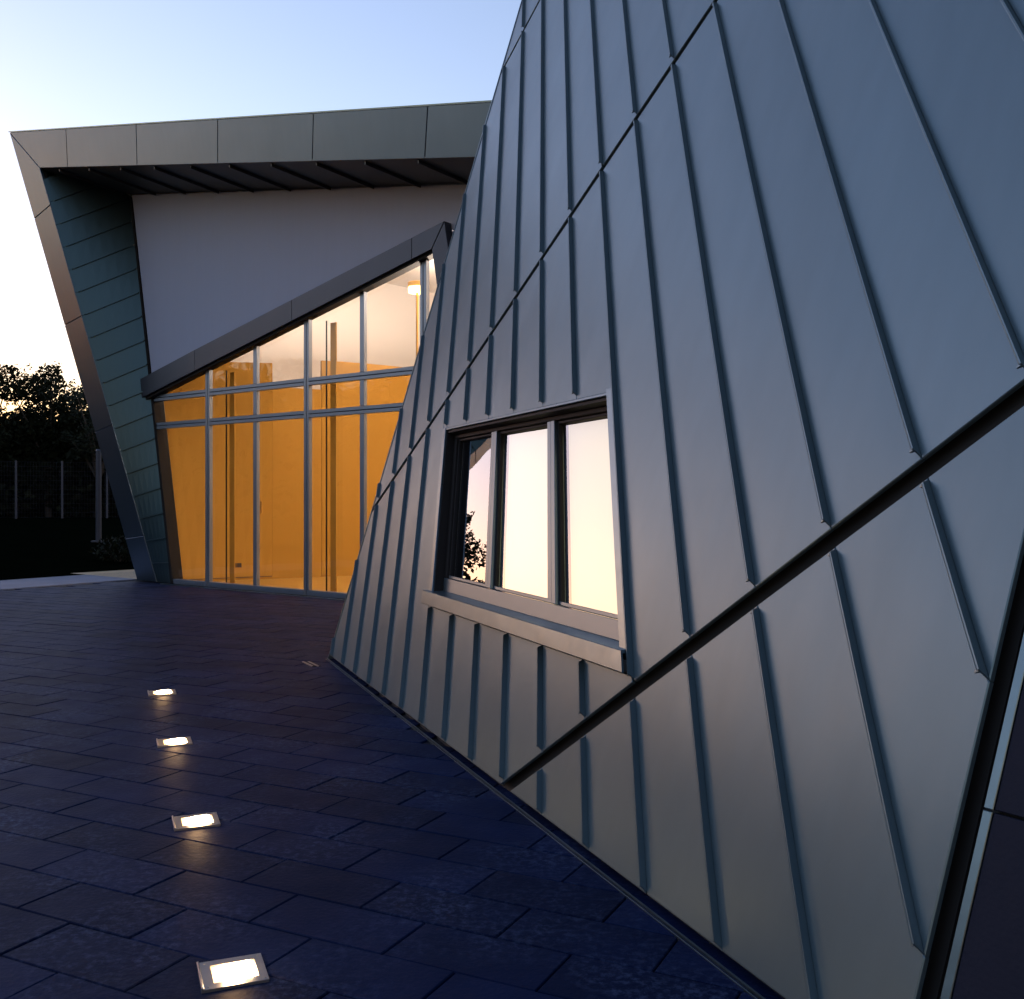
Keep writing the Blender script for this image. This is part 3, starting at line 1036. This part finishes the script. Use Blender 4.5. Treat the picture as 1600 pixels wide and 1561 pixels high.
# ================================================================== COURT DETAILS
# row of square recessed floor lights, parallel to the metal wall
def floor_light(cx, cy, label):
    X = V((0.929, 0.369, 0)).normalized(); Y = V((-0.369, 0.929, 0)).normalized()
    c = V((cx, cy, 0))
    L_ = thing('floor_light', label, 'floor light', c, 'recessed floor lights along the court')
    PP = lambda x, y, h: c + X * x + Y * y + V((0, 0, h))
    s = .104
    ax0, ax1, ay = -.070, .076, .066
    fr = MB()
    for q in ([(-s, -s), (ax0, -s), (ax0, s), (-s, s)], [(ax1, -s), (s, -s), (s, s), (ax1, s)],
              [(ax0, -s), (ax1, -s), (ax1, -ay), (ax0, -ay)], [(ax0, ay), (ax1, ay), (ax1, s), (ax0, s)]):
        fr.prism([PP(x, y, -.02) for x, y in q], [PP(x, y, .009) for x, y in q])
    fr.build('frame', M['steel'], L_)
    slab(MB(), [(-s - .008, -s), (-s, -s), (-s, s), (-s - .008, s)], -.02, .016, PP, .003).build('frame_lip', M['steel'], L_)
    MB().prism([PP(x, y, -.02) for x, y in ((ax0, -ay), (ax1, -ay), (ax1, ay), (ax0, ay))],
               [PP(x, y, .004) for x, y in ((ax0, -ay), (ax1, -ay), (ax1, ay), (ax0, ay))]).build('reflector', M['reflector'], L_)
    lens = [(ax0 + .010, -.030), (-.02, -.054), (ax1 - .014, -.062), (ax1 - .003, -.040), (ax1 - .003, .042), (ax1 - .014, .063), (-.02, .054), (ax0 + .010, .030)]
    lens = [(x * .90 + .003, y * .88) for x, y in lens]
    ins = [(x * .82 + .004, y * .78) for x, y in lens]
    MB().rings([[PP(x, y, .0045) for x, y in lens], [PP(x, y, .013) for x, y in lens], [PP(x, y, .019) for x, y in ins]]).build('lens', M['floor_glow'], L_)
    pl_ = bpy.data.lights.new('lens_light', 'POINT'); pl_.energy = 0.17; pl_.shadow_soft_size = .035
    pl_.color = (1.0, 0.58, 0.26)
    po_ = bpy.data.objects.new('lens_light', pl_); COL.objects.link(po_)
    po_.parent = L_; po_.location = (0, 0, .058)
    for sx, sy in ((-.088, -.088), (.090, .088), (-.088, .088), (.090, -.088)):
        MB().tube(PP(sx, sy, .008), PP(sx, sy, .011), .005, .004, 8).build('screw', M['steel'], L_)


FL = [(-.940, 3.418, 'lit square floor light nearest to the bottom edge, the largest of the row'),
      (-1.564, 5.022, 'second lit floor light of the row counted from the bottom'),
      (-2.218, 6.662, 'third lit floor light of the row counted from the bottom'),
      (-2.888, 8.363, 'smallest lit floor light, farthest of the row towards the glass front')]
for f in FL: floor_light(*f)

# little slot grate beside the corner of the metal wall
sg = thing('drain_grate', 'small metal slot grate in the paving beside the corner of the zinc wall', 'drain', (-1.95, 9.83, 0))
for dx in (-.035, .02):
    MB().box(V((-2.03 + dx, 9.96, -.01)), V((.145, -.266, 0)), V((.016, .009, 0)), V((0, 0, .017))).build('grate_bar', M['steel'], sg)
MB().box(V((-2.055, 9.95, -.012)), V((.145, -.266, 0)), V((.075, .04, 0)), V((0, 0, .016))).build('grate_bed', M['black'], sg)

# ================================================================== BACKGROUND LEFT: fence, trees
def fence():
    p0, p1 = V((-30.6, 41.5, 0)), V((-13.0, 47.5, 0))
    d = (p1 - p0).normalized(); L_ = (p1 - p0).length
    f = thing('wire_fence', 'tall wire mesh fence on pale posts in front of the dark trees', 'fence', (p0.x, p0.y, ground_z(p0.x, p0.y)))
    n = 11
    H = 2.55
    tops_ = []
    for i in range(n):
        p = p0 + d * (L_ * i / (n - 1))
        z = ground_z(p.x, p.y)
        MB().tube((p.x, p.y, z - .1), (p.x, p.y, z + H), .055, .05, 8).build('post', M['post'], f)
        tops_.append(V((p.x, p.y, z)))
    w = MB()
    for a, b in zip(tops_[:-1], tops_[1:]):
        for k in range(13):
            zz = V((0, 0, .05 + k * (H - .1) / 12))
            w.tube(a + zz, b + zz, .005, .005, 3)
        for k in range(1, 16):
            q = a + (b - a) * (k / 16)
            w.tube(q + V((0, 0, .05)), q + V((0, 0, H - .05)), .004, .004, 3)
    structure(w.build('wire_mesh', M['post'], f), 'stuff')


fence()
sp = thing('steel_post', 'thick pale steel post standing by itself right of the fence', 'post', (-12.33, 30.2, ground_z(-12.33, 30.2)))
z_ = ground_z(-12.33, 30.2)
MB().tube((-12.33, 30.2, z_ - .1), (-12.33, 30.2, 3.05), .085, .075, 12).build('pole', M['post'], sp)
MB().tube((-12.33, 30.2, 3.05), (-12.33, 30.2, 3.10), .09, .06, 12).build('pole_cap', M['post'], sp)
MB().box(V((-12.5, 30.05, z_ - .1)), V((.34, 0, 0)), V((0, .3, 0)), V((0, 0, .14))).build('foot_plate', M['post'], sp)


def leaf_cloud(mb, rng, c, rad, n, size):
    for _ in range(n):
        while True:
            d = V((rng.uniform(-1, 1), rng.uniform(-1, 1), rng.uniform(-1, 1)))
            if d.length <= 1: break
        p = V((c.x + d.x * rad.x, c.y + d.y * rad.y, c.z + d.z * rad.z))
        a = V((rng.gauss(0, 1), rng.gauss(0, 1), rng.gauss(0, 1))).normalized()
        b = a.orthogonal().normalized()
        b = (b * math.cos(1.3) + a.cross(b) * math.sin(1.3))
        s = size * rng.uniform(.6, 1.4)
        mb.add([p - a * s, p + b * s * .5, p + a * s, p - b * s * .5], [(0, 1, 2, 3)])


def tree_meshes(seed, h, w, dens=1.0, leaf=.13):
    """trunk with limbs, crown of leaf clumps; origin at the foot"""
    rng = random.Random(seed)
    tr_, cr = MB(), MB()
    fork = h * .28
    tr_.tube((0, 0, -.3), (0, 0, fork), .16, .12, 8)
    tipz = []
    for i in range(9):
        a = i * 2.4 + rng.uniform(-.3, .3)
        r = w * rng.uniform(.35, .9)
        top = V((math.cos(a) * r, math.sin(a) * r, h * rng.uniform(.45, .92)))
        mid = V((math.cos(a) * r * .45, math.sin(a) * r * .45, fork + (top.z - fork) * .55))
        tr_.tube((0, 0, fork - .1), mid, .07, .05, 6); tr_.tube(mid, top, .05, .012, 6)
        tipz += [top, mid]
    tr_.tube((0, 0, fork - .1), (rng.uniform(-.2, .2), rng.uniform(-.2, .2), h * .97), .10, .012, 6)
    for k in range(26):
        if k < len(tipz): c = tipz[k]
        else:
            a = rng.uniform(0, 6.28); rr_ = w * math.sqrt(rng.random()) * .85
            c = V((math.cos(a) * rr_, math.sin(a) * rr_, h * (rng.uniform(.32, .92) - .25 * (rr_ / w) ** 2)))
        s = w * rng.uniform(.22, .42)
        leaf_cloud(cr, rng, c, V((s, s, s * .75)), int(150 * dens), leaf)
    leaf_cloud(cr, rng, V((0, 0, h * .88)), V((w * .3, w * .3, h * .12)), int(220 * dens), leaf)
    # ragged shoots over the crown
    for k in range(16):
        a = rng.uniform(0, 6.28); rr_ = w * rng.uniform(.1, .8)
        z0 = h * (.90 - .3 * (rr_ / w) ** 2)
        q = V((math.cos(a) * rr_, math.sin(a) * rr_, z0)); e = q + V((rng.uniform(-.15, .15), rng.uniform(-.15, .15), h * rng.uniform(.05, .16)))
        tr_.tube(q, e, .012, .005, 3)
        for j in range(16):
            pp = q + (e - q) * rng.uniform(.1, .9)
            leaf_cloud(cr, rng, pp, V((.16, .16, .16)), 2, leaf * .8)
    return tr_, cr


def mesh_of(mb, name, m):
    me = bpy.data.meshes.new(name)
    me.from_pydata([tuple(p) for p in mb.v], [], mb.f); me.update(); me.materials.append(m)
    return me


kinds = []
for sd, h, w, dn, lf in ((1, 8.0, 2.6, 2.4, .105), (2, 7.2, 2.3, 2.2, .10), (3, 6.6, 1.7, .75, .085)):
    a, b = tree_meshes(sd, h, w, dn, lf)
    kinds.append((mesh_of(a, 'trunk', M['bark']), mesh_of(b, 'crown', M['leaf'])))


def place_tree(name, x, y, kind, s, rz, label, group):
    t = thing(name, label, 'tree', (x, y, ground_z(x, y)), group)
    t.rotation_euler = (0, 0, rz); t.scale = (s, s, s)
    for me, nm in zip(kinds[kind], ('trunk', 'crown')):
        o = bpy.data.objects.new(nm, me); COL.objects.link(o); o.parent = t
    return t


GT = 'trees behind the fence'
place_tree('deciduous_tree', -24.7, 47.5, 0, .93, .4, 'dark tree at the left edge of the picture behind the fence', GT)
place_tree('deciduous_tree', -22.2, 48.5, 1, 1.02, 2.0, 'tallest dark tree with ragged shoots near the left edge', GT)
place_tree('deciduous_tree', -19.8, 49.5, 0, .82, 4.1, 'dense dark tree between the tallest tree and the thin one', GT)
place_tree('deciduous_tree', -19.0, 46.5, 2, .98, 5.0, 'thin crowned tree with sky showing through, near the portal leg', GT)
place_tree('deciduous_tree', -17.2, 48.0, 1, .80, 1.1, 'low dark tree half hidden by the leaning portal leg', GT)
place_tree('deciduous_tree', -21.6, 36.6, 1, .95, .6, 'tree outside the picture whose reflection shows in the left window pane', 'trees beside the court')

# undergrowth below the trees and the wood that goes on to the left (reflected in the zinc)
belt = MB()
brng = random.Random(9)
for k in range(420):
    s = brng.uniform(-17.5, 27); t = brng.uniform(-1.0, 5)
    p = V((-24 + s * .93 + t * -.35, 47.6 + s * .33 + t * .93, 0))
    z = ground_z(p.x, p.y)
    leaf_cloud(belt, brng, V((p.x, p.y, z + brng.uniform(.0, 4.3))), V((1.7, 1.2, 1.2)), 150, .24)
for k in range(1150):
    azd = brng.uniform(-122, -30); az = R(azd); d = brng.uniform(38, 46)
    p = V((math.sin(az) * d, math.cos(az) * d, 0))
    z = ground_z(p.x, p.y)
    top = 3.4 if azd > -51 else 6.2
    hh = -0.3 + brng.uniform(0.0, 1.05) * (top + .7 * math.sin(azd * .55) + .5 * math.sin(azd * 1.7))
    leaf_cloud(belt, brng, V((p.x, p.y, z + hh)), V((1.8, 1.8, 1.2)), 150 if azd > -50 else 55, .20 if azd > -50 else .40)
structure(belt.build('undergrowth', M['leaf']), 'stuff', 'dark wood and undergrowth behind the fence, reading as one mass')
# one low bush by the end of the portal leg
bb = MB(); leaf_cloud(bb, brng, V((-9.7, 25.0, ground_z(-9.7, 25) + .30)), V((.75, .5, .36)), 420, .07)
bt = MB()
for k in range(6): bt.tube((-9.7, 25, ground_z(-9.7, 25) - .1), (-9.7 + brng.uniform(-.5, .5), 25 + brng.uniform(-.3, .3), ground_z(-9.7, 25) + .5), .012, .005, 4)
bush = thing('bush', 'low dark bush on the grass left of the portal leg', 'bush', (-9.7, 25.0, ground_z(-9.7, 25)))
bb.build('foliage', M['leaf'], bush); bt.build('stem', M['bark'], bush)
